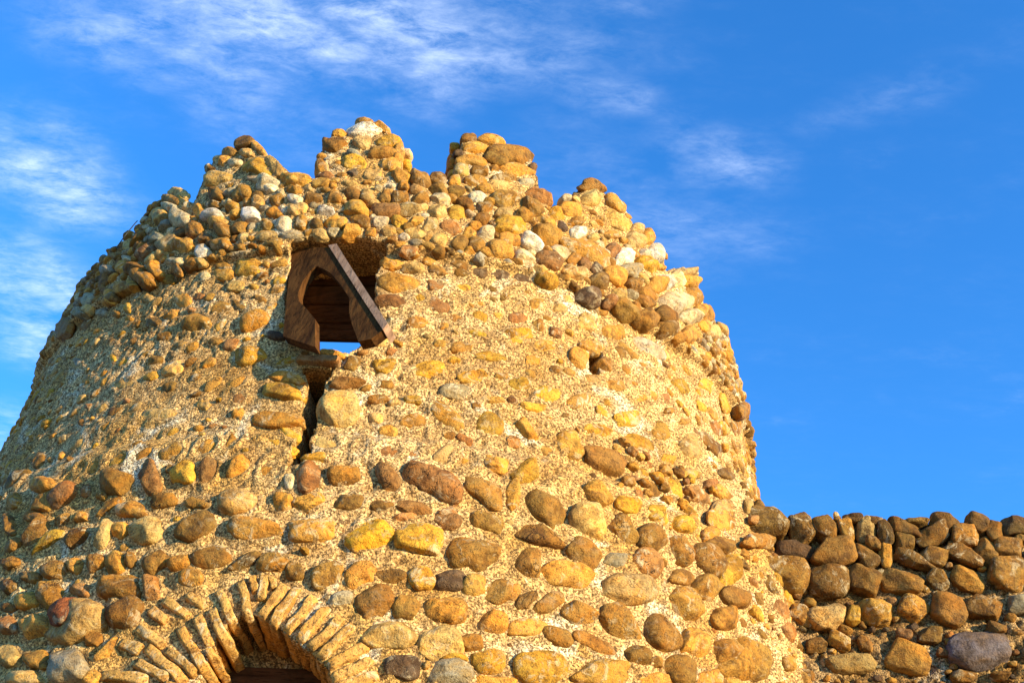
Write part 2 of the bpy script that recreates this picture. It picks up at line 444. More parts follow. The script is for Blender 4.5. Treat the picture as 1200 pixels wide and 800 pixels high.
# ------------------------------------------------------------------ merlons
MERL = []
def make_merlon(t0, t1, topf):
    n = max(int((t1 - t0) * 2.2 / .009), 8)
    th = np.linspace(t0, t1, n)
    base = sill(th) - .05
    tp = np.maximum(topf(th), base + .04)
    cols = []
    for k in range(n):
        pass
    nv = 46
    vv = np.linspace(0, 1, nv)
    Hm = base[:, None] + (tp - base)[:, None] * vv[None]
    Tm = np.repeat(th[:, None], nv, 1)
    Q = sp(Tm, Hm); Dm = POFF * .75 + mortar_disp(Q) * 1.3
    # round the shoulders towards the sides and the top
    e = np.minimum(th - t0, t1 - th)[:, None] * 2.2
    Dm = Dm - .045 * (1 - sstep(e, 0, .05)) - .035 * (1 - sstep((tp[:, None] - Hm), 0, .05))
    Q = sp(Tm, Hm, Dm)
    tl = []
    for q in np.linspace(.04, 1, 12):
        Z = sp(th, tp, -THICK * q + Dm[:, -1] * (1 - q)); Z[:, 2] += vnoise(Z, 8, 51) * .035 + vnoise(Z, 25, 52) * .012 + .02 * math.sin(q * 3.1); tl.append(Z)
    il = []
    for q in np.linspace(1, 0, 20)[1:]:
        Z = sp(th, base + (tp - base) * q, -THICK); il.append(Z + vnoise(Z, 10, 53)[:, None] * .012)
    A = np.concatenate([Q, np.stack(tl, 1), np.stack(il, 1)], 1)
    # radial side faces (subdivided caps)
    me = grid_mesh('merlon', A)
    bm = bmesh.new(); bm.from_mesh(me); bm.verts.ensure_lookup_table()
    nvp = A.shape[1]; allv = list(bm.verts)
    for ci in (0, n - 1):
        o_idx = [ci * nvp + j for j in range(nv)]
        q_in = A[ci, nvp - 19:][::-1]              # inner side, bottom to top
        prev = [allv[i] for i in o_idx]
        m = 14
        innh = np.interp(np.linspace(0, 1, nv), np.linspace(0, 1, len(q_in)), np.arange(len(q_in)))
        for s in range(1, m + 1):
            f = s / m; cur = []
            for j in range(nv):
                a0 = A[ci, j]; k = innh[j]; k0 = int(k); k1 = min(k0 + 1, len(q_in) - 1); b0 = q_in[k0] * (1 - (k - k0)) + q_in[k1] * (k - k0)
                p = a0 * (1 - f) + b0 * f
                w = Vector(p) * 14
                if s < m:
                    tdir = np.array([-math.sin(TH0 + th[ci]), math.cos(TH0 + th[ci]), 0]) * (1 if ci else -1)
                    p = p + tdir * (mn.noise(w) * .018 + mn.noise(w * 3) * .008 + .02 * math.sin(f * 3.1))
                cur.append(bm.verts.new(p))
            for j in range(nv - 1):
                bm.faces.new((prev[j], prev[j + 1], cur[j + 1], cur[j]) if ci == 0 else (prev[j], cur[j], cur[j + 1], prev[j + 1]))
            prev = cur
    bmesh.ops.recalc_face_normals(bm, faces=bm.faces)
    bm.to_mesh(me); bm.free()
    me.polygons.foreach_set('use_smooth', np.ones(len(me.polygons), dtype=bool))
    o = child('merlon', me, MORTAR, TOWER)
    MERL.append((t0, t1, o))
for (a, b) in mer: make_merlon(a, b, lambda th: np.interp(th, pth, phh) - .025)
for (a, b) in backs: make_merlon(a, b, lambda th, a=a, b=b: SILL_OUT + .33 - .5 * np.abs(th - (a + b) / 2) + .04 * np.sin(th * 40))

# ------------------------------------------------------------------ cobbles
PAL = {'o': (.47, .24, .042), 'y': (.50, .275, .030), 'Y': (.50, .28, .022), 'b': (.27, .138, .026), 'd': (.12, .07, .035), 'r': (.32, .15, .045),
       'R': (.30, .085, .025), 'p': (.50, .32, .11), 'w': (.56, .45, .29), 'W': (.64, .57, .47), 'g': (.32, .27, .18), 'G': (.17, .13, .13)}
_bm = bmesh.new(); bmesh.ops.create_icosphere(_bm, subdivisions=4, radius=1)
IV = np.array([v.co[:] for v in _bm.verts]); IF = np.array([[v.index for v in f.verts] for f in _bm.faces]); _bm.free()
_bm = bmesh.new(); bmesh.ops.create_icosphere(_bm, subdivisions=3, radius=1)
JV = np.array([v.co[:] for v in _bm.verts]); JF = np.array([[v.index for v in f.verts] for f in _bm.faces]); _bm.free()

COLL = []
def note(th, h, Mv, mv, zone):
    T = np.array([-math.sin(TH0 + th), math.cos(TH0 + th), 0])
    COLL.append((float(th), float(h), Mv @ T, Mv[2], mv @ T, mv[2], zone))
def collars(ths, H):
    """mortar pressed up around every bedded cobble"""
    out = np.zeros(H.shape); nf = int(np.searchsorted(ths, 1.59))
    for th, h, a, b, c, d, zone in COLL:
        det = a * d - b * c
        if abs(det) < 1e-7: continue
        r = 1.7 * max(math.hypot(a, b), math.hypot(c, d))
        i0, i1 = np.searchsorted(ths[:nf], [th - r / 2.2, th + r / 2.2])
        if i1 - i0 < 2: continue
        hh = H[i0:i1]; du = ((ths[i0:i1] - th) * rad(h))[:, None]; dz = hh - h
        m0 = (np.abs(dz) < r).any(0); js = np.where(m0)[0]
        if not len(js): continue
        dz = dz[:, js]
        ca = (du * d - dz * c) / det; cb = (a * dz - b * du) / det
        q = np.sqrt(ca * ca + cb * cb)
        am = {'low': .013, 'top': .010, 'mid': .005}.get(zone, .008) * min(1, r / .07)
        out[i0:i1, js[0]:js[-1] + 1] = np.maximum(out[i0:i1, js[0]:js[-1] + 1], am * np.exp(-((q - 1.02) / .27) ** 2) - 0 * q)
    return out
class Pile:
    def __init__(s): s.V = []; s.F = []; s.C = []; s.S = []; s.n = 0
    def add(s, V, F, c, sh):
        s.V.append(V); s.F.append(F + s.n); s.n += len(V)
        s.C.append(np.repeat(np.array([c]), len(V), 0)); s.S.append(np.repeat(np.array([sh]), len(V), 0))
    def build(s, name, mat, parent, label=None, rough=True):
        if not s.n: return None
        V = np.concatenate(s.V)
        if rough: V = V + np.stack([vnoise(V, 26, 91 + k) * .0042 + vnoise(V, 62, 95 + k) * .0020 for k in range(3)], -1)
        me = from_np(name, V, np.concatenate(s.F))
        a = me.attributes.new('tint', 'FLOAT_COLOR', 'POINT'); a.data.foreach_set('color', np.concatenate(s.C).astype(np.float32).ravel())
        a = me.attributes.new('shift', 'FLOAT_VECTOR', 'POINT'); a.data.foreach_set('vector', np.concatenate(s.S).astype(np.float32).ravel())
        return child(name, me, mat, parent, label)

def cobble_shape(blocky, hi=True, cuts=2):
    V = (IV if hi else JV).copy()
    p = 2.0 + blocky
    V = V / (np.abs(V) ** p).sum(1, keepdims=True) ** (1 / p)
    U = V / np.linalg.norm(V, axis=1, keepdims=True)
    r = 1.0
    for k, am in ((1.4, .10), (2.4, .07), (4.2, .035), (8.0, .014)):
        w = nr.randn(3) * k; r = r + am * np.sin(U @ w + nr.rand() * 6.28)
    V = V * (r[:, None] if hasattr(r, '__len__') else r)
    for _ in range(cuts):
        n = nr.randn(3); n[2] = abs(n[2]) * .8; n /= np.linalg.norm(n); t = .70 + nr.rand() * .25
        d = np.maximum(0, V @ n - t); V = V - n * (d * (.80 + .15 * nr.rand()))[:, None]
    return V

TINT = 1.0
def put(pile, c, M3, m3, n, prot, code, blocky=None, hi=True, cuts=None, flat=False, depth=None):
    la, lb = np.linalg.norm(M3), np.linalg.norm(m3)
    cd = depth if depth else max(min(lb, la) * .85, .012)
    if prot < cd:
        k = 1 / max(math.sqrt(max(1 - (1 - prot / cd) ** 2, .3)), .55)
    else: k = 1.0
    blocky = nr.rand() * 1.2 + .1 if blocky is None else blocky
    cuts = nr.randint(0, 4) if cuts is None else cuts
    V = cobble_shape(blocky, hi, cuts)
    W = c + V[:, :1] * M3 * k + V[:, 1:2] * m3 * k + V[:, 2:] * n * cd + n * (prot - cd)
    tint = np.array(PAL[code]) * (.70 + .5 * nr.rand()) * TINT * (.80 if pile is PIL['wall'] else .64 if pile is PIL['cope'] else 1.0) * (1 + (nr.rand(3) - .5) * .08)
    smear = min(1, max(0, nr.rand() * .9 + (.1 if flat else -.15)))
    F = IF if hi else JF
    if np.dot(np.cross(M3, m3), n) < 0: F = F[:, ::-1]
    pile.add(W, F, [*tint, smear], nr.rand(3) * 40)

PIL = {'low': Pile(), 'top': Pile(), 'wall': Pile(), 'cope': Pile()}
PIL['mid'] = PIL['low']
MP = [Pile() for _ in MERL]
placed = []            # (theta*R, h, a, b) of stones on the tower, for the filler
placedw = []           # (s, z, r) on the wall

def parse(txt): 
    for ln in txt.strip().replace(';', '\n').split('\n'):
        w = ln.split()
        if len(w) >= 6: yield (*map(float, w[:5]), w[5], w[6] if len(w) > 6 else '')

def zoneof(th, h):
    if h > sill(np.array(th)) + .015:
        for i, (a, b, o) in enumerate(MERL):
            if a - .03 <= th <= b + .03: return i
    if h > HA - .03: return 'top'
    if h > HB + .02: return 'mid'
    return 'low'

def add_px(x, y, a, b, ang, code, flag, k, where):
    ca, sa = math.cos(math.radians(ang)), math.sin(math.radians(ang))
    a /= k; b /= k
    if flag != 'S': sc_ = 1.05 if (y > 500 or where == 'wall') else .98; a *= sc_; b *= sc_
    mx, my = a * ca, a * sa; nx, ny = -b * sa, b * ca
    if where == 'wall':
        f = lambda u, v, off=.03: plane_hit(u, v, W0 + WN * off, WN)
        c = f(x, y); n = WN
    else:
        p, ok = hit_tower(x, y, 0.03); th, h = th_h(p); z = zoneof(th, h)
        offm = (.012 if z == 'mid' else .055) + flare(th, h)
        f = lambda u, v: hit_tower(u, v, offm)[0]
        c = f(x, y); n = tnorm(c); th, h = th_h(c); z = zoneof(th, h)
    Mv = (f(x + mx, y + my) - f(x - mx, y - my)) / 2; mv = (f(x + nx, y + ny) - f(x - nx, y - ny)) / 2
    lim = .22
    for q in (Mv, mv):
        L = np.linalg.norm(q)
        if L > lim: q *= lim / L
    Mv = Mv - n * (Mv @ n); mv = mv - n * (mv @ n)
    la, lb = np.linalg.norm(Mv), np.linalg.norm(mv)
    if min(la, lb) < .35 * max(la, lb):
        s = .35 * max(la, lb) / min(la, lb)
        if la < lb: Mv *= min(s, 1.6)
        else: mv *= min(s, 1.3)
    # remove the skew so stones never collapse
    lo = min(la, lb)
    if where == 'wall':
        cope = y < 668 and x > 925 and b < 99 and z_of_row(y)
        base = W0 + WN * .0
        cc = c - WN * ((c - W0) @ WN)
        pile = PIL['cope'] if (cc[2] > HW - .155) else PIL['wall']
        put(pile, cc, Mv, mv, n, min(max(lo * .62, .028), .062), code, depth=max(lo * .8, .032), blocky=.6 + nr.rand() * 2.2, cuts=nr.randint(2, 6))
        placedw.append(((cc - W0) @ WD, cc[2], (la + lb) / 2)); return
    if isinstance(z, int): pile = MP[z]; base = .03; prot = min(max(lo * .6, .02), .045)
    elif z == 'top': pile = PIL['top']; base = .036; prot = min(max(lo * .72, .024), .05)
    elif z == 'mid': pile = PIL['mid']; base = .0; prot = .011 + min(lo * .12, .006)
    else: pile = PIL['low']; base = .036; prot = min(max(lo * .72, .024), .056)
    base += flare(th, h)
    if flag in 'PS' and flag: base = 0.006; prot = min(max(lo * .6, .022), .05)
    if flag == 'F': prot = .02
    cc = sp(np.array(th), np.array(h), base)
    flush = z == 'mid' and flag not in ('P', 'S')
    put(pile, cc, Mv, mv, n, prot, code, flat=flush, cuts=(1 if flush else nr.randint(1, 5)), depth=(prot * 1.5 if flush else max(lo * .9, prot)), blocky=(.2 + nr.rand() * .9))
    placed.append((th * 2.25, h, la, lb)); note(th, h, Mv, mv, z)
def z_of_row(y): return True

DIG = {
 (0, 600, 4): """35 60 55 28 80 b;150 20 45 25 20 b;160 85 75 28 -50 b;280 30 45 22 -35 b;365 15 35 20 -20 o;210 130 75 22 -33 y;55 145 45 20 -40 b
350 110 60 35 -35 b;480 95 70 40 -45 p;555 75 40 35 0 o;680 75 75 55 -10 p;900 70 100 50 -30 b;1185 65 125 55 5 o;30 230 45 22 -25 b;340 240 35 38 0 o
440 225 55 38 -25 b;530 240 55 45 -35 o;600 215 35 25 90 b;720 220 65 45 -25 b;835 230 60 40 -25 o;985 210 90 48 -5 b;1145 220 75 30 -25 b;120 300 45 22 0 b
235 265 55 35 -10 b;30 340 45 35 0 b;110 400 60 35 -5 o;215 375 60 55 10 o;365 360 45 30 0 r;545 340 95 50 0 b;700 345 58 38 85 r;885 300 65 45 0 o
575 460 75 70 0 b;160 530 75 60 -10 o;20 520 50 40 80 r;35 670 50 50 0 p;155 680 65 42 5 o;425 585 45 35 0 b;490 630 75 22 -45 o
315 715 98 85 0 g;110 775 90 40 0 p;420 770 50 35 -40 o;30 440 40 22 0 b""",
 (300, 600, 4): """258 78 118 55 0 o;540 105 105 62 -5 Y;765 130 115 68 8 y;1025 180 120 70 8 b;710 15 55 18 -10 r;900 30 65 35 10 r;1085 40 95 40 20 b
80 230 75 42 -5 b;175 270 42 38 0 b;335 285 78 55 -20 b;485 280 72 52 -25 o;635 290 68 35 0 b;785 305 58 52 -10 y;915 315 72 45 0 d;1035 340 58 52 0 o
1145 370 75 52 -15 b;400 390 55 38 0 g;555 410 85 72 -20 b;705 430 65 58 10 b;905 450 92 65 12 o;1120 505 72 55 0 o;635 575 130 60 5 p;870 600 100 70 5 p
690 720 78 48 5 d;800 715 22 18 -40 o;1095 690 90 60 0 y;930 745 105 60 0 g;1120 790 90 40 0 o;1010 605 70 40 10 b;940 680 60 18 0 y;225 172 20 15 0 y""",
 (600, 600, 4): """160 -30 108 65 28 b;370 20 100 70 20 p;535 80 75 45 55 b;140 105 100 45 15 b;355 185 85 48 35 b;85 235 68 60 90 b;265 290 115 52 15 o;495 215 60 35 0 g
650 245 75 52 40 r;545 355 120 65 8 p;660 115 72 68 30 b;695 20 50 32 20 y;825 55 60 38 15 y;810 175 70 42 50 b;955 95 42 38 -30 o;1050 25 75 45 10 o
1040 135 65 30 20 b;1150 140 60 30 10 b;945 225 90 45 50 b;1060 265 70 40 80 y;805 300 55 38 15 b;925 350 75 48 15 o;825 425 90 70 35 o;1080 390 60 40 35 b
1020 490 55 55 0 o;70 410 58 35 -20 b;175 420 75 42 -20 b;325 465 85 62 15 b;80 535 80 35 0 o;235 580 80 38 20 b;410 615 100 35 25 b;515 510 110 75 30 b
705 575 95 60 50 b;865 610 80 58 20 o;600 665 70 48 25 b;690 705 28 28 0 b;800 735 80 65 40 b;1015 660 75 55 80 b;1170 675 105 85 10 o
140 715 135 75 0 y;440 740 125 62 0 o;700 785 80 30 0 o;940 775 65 45 0 o;10 365 35 30 90 o""",
 (900, 580, 4, 'wall'): """60 360 110 88 0 o;-4 130 90 75 0 b;160 138 72 55 70 b;275 145 60 55 0 b;372 152 62 35 70 o;460 150 60 42 70 p;555 160 50 35 85 b;400 95 45 22 0 b
510 105 40 22 0 b;650 140 80 32 12 b;125 235 85 38 0 d;320 255 105 68 0 b;455 260 75 38 50 b;560 270 60 30 88 o;650 205 55 48 0 b;775 170 75 45 -25 b;500 215 45 25 20 b
700 290 100 32 20 b;790 265 65 42 20 b;935 265 90 40 18 b;845 115 68 40 10 b;710 110 50 18 0 b;930 175 65 45 0 o;1075 155 60 38 60 b;985 110 55 38 30 b;1165 140 60 50 0 b
1030 245 60 45 50 b;1140 245 65 45 5 b;1190 190 30 22 0 b;-10 240 40 25 30 o;285 395 100 75 5 b;440 385 75 58 20 b;635 395 95 52 5 b;810 385 60 42 25 b
940 380 80 45 25 o;1125 355 100 68 5 o;50 490 70 32 5 o;170 545 60 38 30 o;285 565 90 52 -5 p;400 555 42 32 90 y;520 525 82 60 0 o;690 520 80 55 25 o;865 520 85 60 15 b
1025 510 90 48 10 b;1190 490 50 45 0 g;645 640 40 28 0 r;770 640 60 38 0 b;995 715 145 85 5 G;340 670 50 35 25 o;460 680 40 28 30 o;120 700 52 42 0 b;225 690 55 30 0 b
670 745 115 65 20 o;390 775 115 45 -5 p;1080 610 45 30 0 b;177 833 55 25 20 b;935 836 60 25 0 b;1100 836 45 20 5 b;80 620 30 25 60 p
1270 150 60 45 0 b;1290 260 70 45 0 b;1290 380 60 50 0 o;1280 520 60 50 0 b;1270 700 60 50 0 b""",
 (0, 400, 4): """520 75 25 20 80 y;800 125 48 28 -40 p;700 160 35 18 -20 y;1160 65 85 38 -8 y P;740 335 100 30 0 p;950 295 40 22 10 o;1110 335 35 32 20 o;1080 445 75 35 -45 o P
955 480 78 38 -38 o P;785 510 70 38 -30 o P;645 530 75 32 -35 o P;530 545 68 38 -20 y P;430 575 60 28 -40 o P;360 580 42 25 -40 o P;310 630 60 22 -35 o P;195 675 55 30 -25 o;55 740 40 25 -45 o
530 650 78 60 10 b;695 625 72 42 75 r;855 605 58 55 20 y;970 595 70 38 -75 r;1110 570 62 42 -40 o;390 690 35 20 -80 r;285 720 75 40 -45 r;190 755 60 35 -45 o
465 715 28 22 0 o;755 735 60 38 -10 b;920 750 60 25 0 b;1115 740 88 48 -5 p;500 765 65 22 -40 o;600 780 65 35 0 o;785 590 22 20 0 b;50 640 55 22 -50 b F
170 560 35 25 -60 b F;355 95 22 18 0 g;570 200 55 28 -10 p""",
 (300, 400, 4): """350 55 70 22 5 o P;448 98 38 28 -55 b;605 110 50 40 0 y;810 120 78 38 -8 y;1028 152 75 30 -5 y;1110 62 70 20 5 y;870 8 38 15 0 o;970 20 55 20 0 o
420 190 90 22 0 r S;120 235 115 42 5 y S;150 168 95 25 8 o S;388 322 94 72 -5 p S;575 262 45 20 0 b;740 268 42 18 0 y;560 350 38 25 0 p;735 362 68 28 -5 o;935 228 72 30 5 g
1125 268 55 22 0 o;900 345 95 38 35 o;1092 375 68 58 10 y;105 365 110 33 5 o S;155 415 50 28 30 y S;100 465 85 32 20 y S;325 460 72 48 10 p S;72 580 85 58 -50 o S;490 485 60 35 -60 y P
270 535 55 20 -5 y;625 495 70 45 -15 r P;725 515 70 38 -45 r P;885 510 70 58 -10 p P;990 545 55 48 0 o P;1130 565 65 42 5 o;245 625 65 60 80 r;415 615 72 52 0 o;152 650 38 32 80 w
620 625 82 50 60 r;835 655 130 68 25 r;1070 695 110 52 35 b;125 740 55 48 10 o;255 745 75 35 -20 o;440 745 90 40 -5 b;580 760 68 30 0 b;740 775 90 35 5 r;900 790 45 25 0 r;930 635 35 15 40 o""",
 (600, 400, 4): """160 20 45 20 5 o;95 85 38 20 5 o;45 195 55 30 -5 Y;315 73 48 34 35 o S;378 24 72 24 20 o S;442 104 42 34 30 b S;385 170 42 25 0 p;270 140 35 18 25 o;495 205 52 25 15 o
175 240 68 45 -5 y;325 270 55 28 -8 o;100 305 60 18 5 y;610 265 28 15 0 o;250 345 25 12 -10 b;555 360 60 38 0 y;705 415 45 42 30 o;410 412 65 28 15 y;585 465 80 28 20 y
70 410 60 32 55 o P;270 475 75 42 45 o P;425 545 98 50 25 b P;740 320 30 12 0 o;815 375 28 18 0 o;845 490 50 45 60 p;945 480 75 22 45 b;800 205 50 22 45 y;645 25 85 38 35 w
560 45 60 18 40 o;510 50 45 18 35 b;915 205 35 30 30 y;1005 285 50 18 70 y;1055 330 30 18 80 b;745 545 35 18 10 y;860 620 45 22 8 o;765 675 60 25 60 y;625 610 35 15 50 y
890 725 65 30 40 r;955 660 28 20 0 r;1020 620 35 22 50 b;1050 765 55 45 0 p;250 670 68 38 -10 r P;415 710 68 45 35 o;65 600 65 48 -20 y;5 700 75 30 85 o;560 760 60 40 10 Y
690 785 45 22 10 y;10 465 28 22 0 r;950 340 35 15 50 o;1000 400 35 15 60 y;1060 390 30 18 75 o;960 405 35 15 60 r;1020 700 45 18 45 o""",
 (60, 200, 4): """680 715 68 38 -8 o P;945 700 78 38 -22 o P;610 600 42 32 -10 o;690 580 30 18 0 r;560 670 40 18 -25 o;465 705 38 22 0 b;790 640 45 35 0 o;870 625 38 22 15 b;800 715 45 25 -40 o
860 535 45 25 0 p;650 650 22 12 0 r;970 595 35 15 20 b;300 665 22 22 0 o;350 640 20 18 90 y;440 590 30 22 0 p;520 770 40 18 -20 b
540 165 45 25 10 w;495 205 38 38 60 p;600 215 50 42 0 w;660 230 25 20 0 o;740 205 55 28 -10 W;770 235 55 28 -8 p;690 180 32 30 -60 o;670 275 48 30 -20 b;605 290 40 22 -10 b
800 275 45 35 0 b;880 265 42 28 0 b;545 335 60 38 -35 p;620 345 45 38 0 o;700 375 38 32 -45 W;790 335 48 32 0 o;715 310 30 28 0 b;895 310 35 25 -20 p;1000 300 60 28 0 p
930 208 52 35 0 W;1085 245 45 38 10 w;1005 245 32 25 0 o;1040 188 48 28 0 o;1155 180 55 35 0 p;1165 240 40 30 0 b;1140 130 42 28 10 W;1055 135 38 28 0 b;965 145 38 28 0 p
1015 65 58 38 10 W;965 110 30 18 0 b;885 108 55 28 -15 o;440 380 55 22 -40 r;580 420 38 25 10 w;650 430 42 18 -25 b;710 445 35 20 0 p;775 415 38 25 20 b;905 395 60 18 0 o
915 455 52 32 0 y;805 482 48 22 0 o;715 490 32 25 0 w;655 470 32 22 0 r;480 455 38 30 -20 o;540 505 32 24 0 y;605 480 25 22 90 b;400 490 38 25 -20 b;465 525 42 28 -10 b
510 385 35 18 -20 p;395 555 25 18 0 o;315 540 40 20 -30 p;325 450 35 18 -60 o;380 460 45 22 -15 b;245 510 42 18 -55 b;290 610 40 22 -45 o;255 590 35 20 -40 b;200 640 30 18 -20 g
150 640 30 22 -50 p;155 685 25 16 0 g;255 465 30 20 -30 g;340 405 22 15 -10 w;290 395 20 14 0 o;165 595 28 22 -50 g;115 700 32 22 -55 b;245 555 22 18 0 b;85 745 35 18 -60 b
490 310 35 30 0 g;400 320 45 14 -40 b;350 345 35 18 -40 p;765 105 35 28 -10 b;760 155 45 20 0 b;580 95 45 20 25 p;545 130 50 25 15 o;600 128 40 12 30 y""",
 (200, 120, 4): """340 175 48 28 -15 b;395 200 50 18 30 o;350 225 48 18 0 p;265 225 35 22 -10 b;240 262 35 22 -10 o;295 270 32 20 -10 w;210 350 85 32 -20 p;170 298 30 18 -10 b;400 290 80 42 25 y
470 280 50 20 55 p;500 310 40 20 60 p;530 340 35 22 50 y;450 380 62 42 -5 w;390 345 50 22 10 w;590 360 72 32 0 o;575 400 38 22 0 o;510 415 25 22 0 g;210 430 35 28 0 b
905 73 42 18 0 o;905 115 80 30 0 W;990 100 45 20 20 o;785 134 38 18 0 o;765 180 55 32 0 b;900 170 48 28 0 p;1030 170 68 32 10 y;1000 220 85 35 0 o;1070 215 50 25 90 o;855 222 32 20 0 g
865 272 60 30 0 y;1030 275 50 32 0 o;700 290 35 35 0 o;725 330 48 18 0 r;705 372 45 25 0 o;945 325 38 28 0 p;1075 335 50 30 10 o;835 370 45 18 0 p;850 320 25 16 0 d
725 502 48 28 5 W;665 445 50 28 0 b;765 440 42 32 5 b;850 420 42 30 10 b;925 432 35 28 20 p;1000 435 30 28 0 b;865 490 65 42 0 o;1000 495 70 35 -5 r;680 562 32 26 0 b
770 555 55 28 -3 o;888 550 55 32 15 b;988 552 38 25 0 w;840 595 48 28 -3 o;700 605 45 22 0 p;570 612 60 22 0 g;940 598 30 22 10 o;760 600 30 18 0 w""",
 (450, 140, 4): """165 268 55 36 20 b;250 268 42 35 10 b;70 258 50 32 20 o;160 315 38 28 10 p;255 325 52 30 20 b;90 310 38 25 30 o;75 355 48 28 0 b;175 365 48 30 10 b;265 370 48 25 15 w
340 330 45 30 0 b;335 278 35 25 0 o;402 74 33 20 0 b;515 87 68 25 12 o;430 122 68 28 0 o;600 152 100 32 5 b;410 182 75 25 8 o;530 175 55 25 15 b;368 225 36 28 0 p;450 225 38 28 20 b
520 212 25 22 0 o;640 225 80 28 5 o;705 212 22 20 20 d;565 262 58 25 5 b;680 282 46 25 0 g;352 147 26 16 0 d;430 275 60 28 10 o;540 300 55 25 5 p;730 352 72 38 15 r;565 370 65 42 5 o
695 405 65 38 35 b;440 355 45 28 -5 W;665 440 45 32 35 o;345 425 45 40 -10 y;385 395 50 32 30 b;475 410 45 30 0 b;570 428 50 25 0 p;820 435 45 35 30 y;882 412 60 40 5 o
770 470 48 28 20 o;905 475 40 22 10 b;840 500 35 22 40 d;250 430 62 32 5 p;120 415 52 30 0 p;30 415 45 28 0 b;70 472 40 30 10 y;150 470 40 30 -20 o;215 490 42 32 -10 p
315 500 50 32 10 r;465 465 38 32 0 b;595 490 80 38 0 y;770 535 68 50 10 o;915 530 45 32 0 W;700 570 60 38 15 W;590 555 60 32 5 o;485 530 42 32 15 w;405 525 35 32 20 o
25 515 38 28 0 p;155 530 55 22 8 p;265 555 40 32 30 p;355 570 38 38 0 b;440 585 45 32 10 b;555 605 68 38 10 o;665 640 48 32 10 w;825 620 45 28 15 w;775 660 62 38 20 r
890 650 35 30 -50 b;945 675 38 25 70 r;1005 690 32 28 40 d;1085 610 35 35 0 r;900 715 60 32 20 p;1150 700 50 28 0 g;365 660 48 28 30 b;215 655 35 25 0 o;120 638 50 22 0 r
470 680 45 28 15 d;560 690 50 32 15 d;670 720 45 32 20 d;785 740 58 28 20 y;45 670 45 22 5 o;140 685 50 25 5 p;240 775 45 25 10 r;260 700 50 18 10 b;370 715 40 20 10 b;30 760 60 30 0 o""",
 (600, 200, 4): """360 375 130 42 28 o;395 62 62 28 15 b;385 115 55 38 0 p;495 147 50 28 40 o;520 225 78 30 32 p;645 302 38 32 90 o;600 272 30 28 0 p;480 290 45 18 5 o;590 315 55 28 30 p
690 387 50 38 50 W;630 385 35 28 30 w;540 400 52 45 -20 W;645 440 60 30 30 Y;555 465 60 38 10 g;735 515 45 38 70 W;785 508 42 28 75 w;835 470 42 25 10 p;845 515 45 25 20 o
680 530 50 45 10 o;575 535 42 40 20 b;650 575 45 32 50 b;490 490 55 38 30 o;410 510 55 38 25 b;795 605 65 42 20 w;745 630 62 38 30 w;870 595 50 38 30 o;510 565 38 30 20 p
470 605 35 32 0 r;380 575 60 40 25 d;545 640 65 32 35 b;630 615 60 25 25 b;645 690 50 38 30 b;730 675 50 32 35 b;850 685 50 32 30 w;885 655 35 35 0 o;925 670 40 22 75 o
840 770 48 35 30 o;750 745 55 32 30 b;790 780 35 25 30 b;915 725 40 28 60 o;955 755 40 20 75 p;345 620 50 22 25 b;425 645 40 22 20 b;350 715 48 22 20 p;485 750 55 35 5 o
35 685 42 25 20 r;110 620 45 25 -10 o;40 770 60 38 0 y;125 720 28 28 0 b;210 755 28 18 30 r;600 725 55 22 35 o""",
 (220, 260, 4): """940 195 38 25 0 o P;1050 208 60 22 10 p P;985 285 95 36 5 o P;955 365 75 30 5 r P;1075 465 52 32 0 o;905 555 38 22 -25 p P;1040 155 45 22 5 o;515 552 58 25 0 g P
410 530 45 20 10 d P;470 645 60 15 -20 y""",
 (500, 330, 2.9625): """45 80 45 25 15 r;270 50 22 15 0 b;250 115 25 15 20 o;320 122 32 22 10 r;385 70 30 16 -10 o;185 175 38 12 20 Y;320 182 52 24 2 y;410 215 32 16 5 o;50 212 25 10 0 o
130 225 42 16 0 o;650 175 35 25 20 o;560 130 35 28 20 p;455 170 28 15 60 r;395 150 22 15 80 b;675 240 30 18 45 b;60 150 20 12 0 o;130 20 30 12 0 y;465 90 25 14 20 p""",
}
for key, txt in DIG.items():
    ox, oy, k = key[:3]; where = key[3] if len(key) > 3 else 'tower'
    for (x, y, a, b, ang, c, fl) in parse(txt):
        add_px(ox + x / k, oy + y / k, a, b, ang, c, fl, k, where)

# the big broken cobble: pale rind with a red-brown heart
def px_stone(name, x, y, a, b, ang, code, prot, depth, label, parent=TOWER, seed=5, off=.028, blocky=.4, cuts=2):
    pl = Pile(); ca, sa = math.cos(math.radians(ang)), math.sin(math.radians(ang))
    f = lambda u, v: hit_tower(u, v, .05)[0]
    Mv = (f(x + a * ca, y + a * sa) - f(x - a * ca, y - a * sa)) / 2; mv = (f(x - b * sa, y + b * ca) - f(x + b * sa, y - b * ca)) / 2
    c = f(x, y); n = tnorm(c); th, h = th_h(c); placed.append((th * 2.25, h, np.linalg.norm(Mv), np.linalg.norm(mv)))
    put(pl, sp(np.array(th), np.array(h), off), Mv, mv, n, prot, code, depth=depth, blocky=blocky, cuts=cuts)
    return pl.build(name, COB, parent, label)
px_stone('split_cobble', 88, 727, 36, 23, -40, 'p', .075, .07, 'large split cobble with a pale rind')
px_stone('split_face', 82, 722, 22, 17, -40, 'R', .088, .045, 'smooth red brown inner face of the split cobble', blocky=.2, cuts=0)

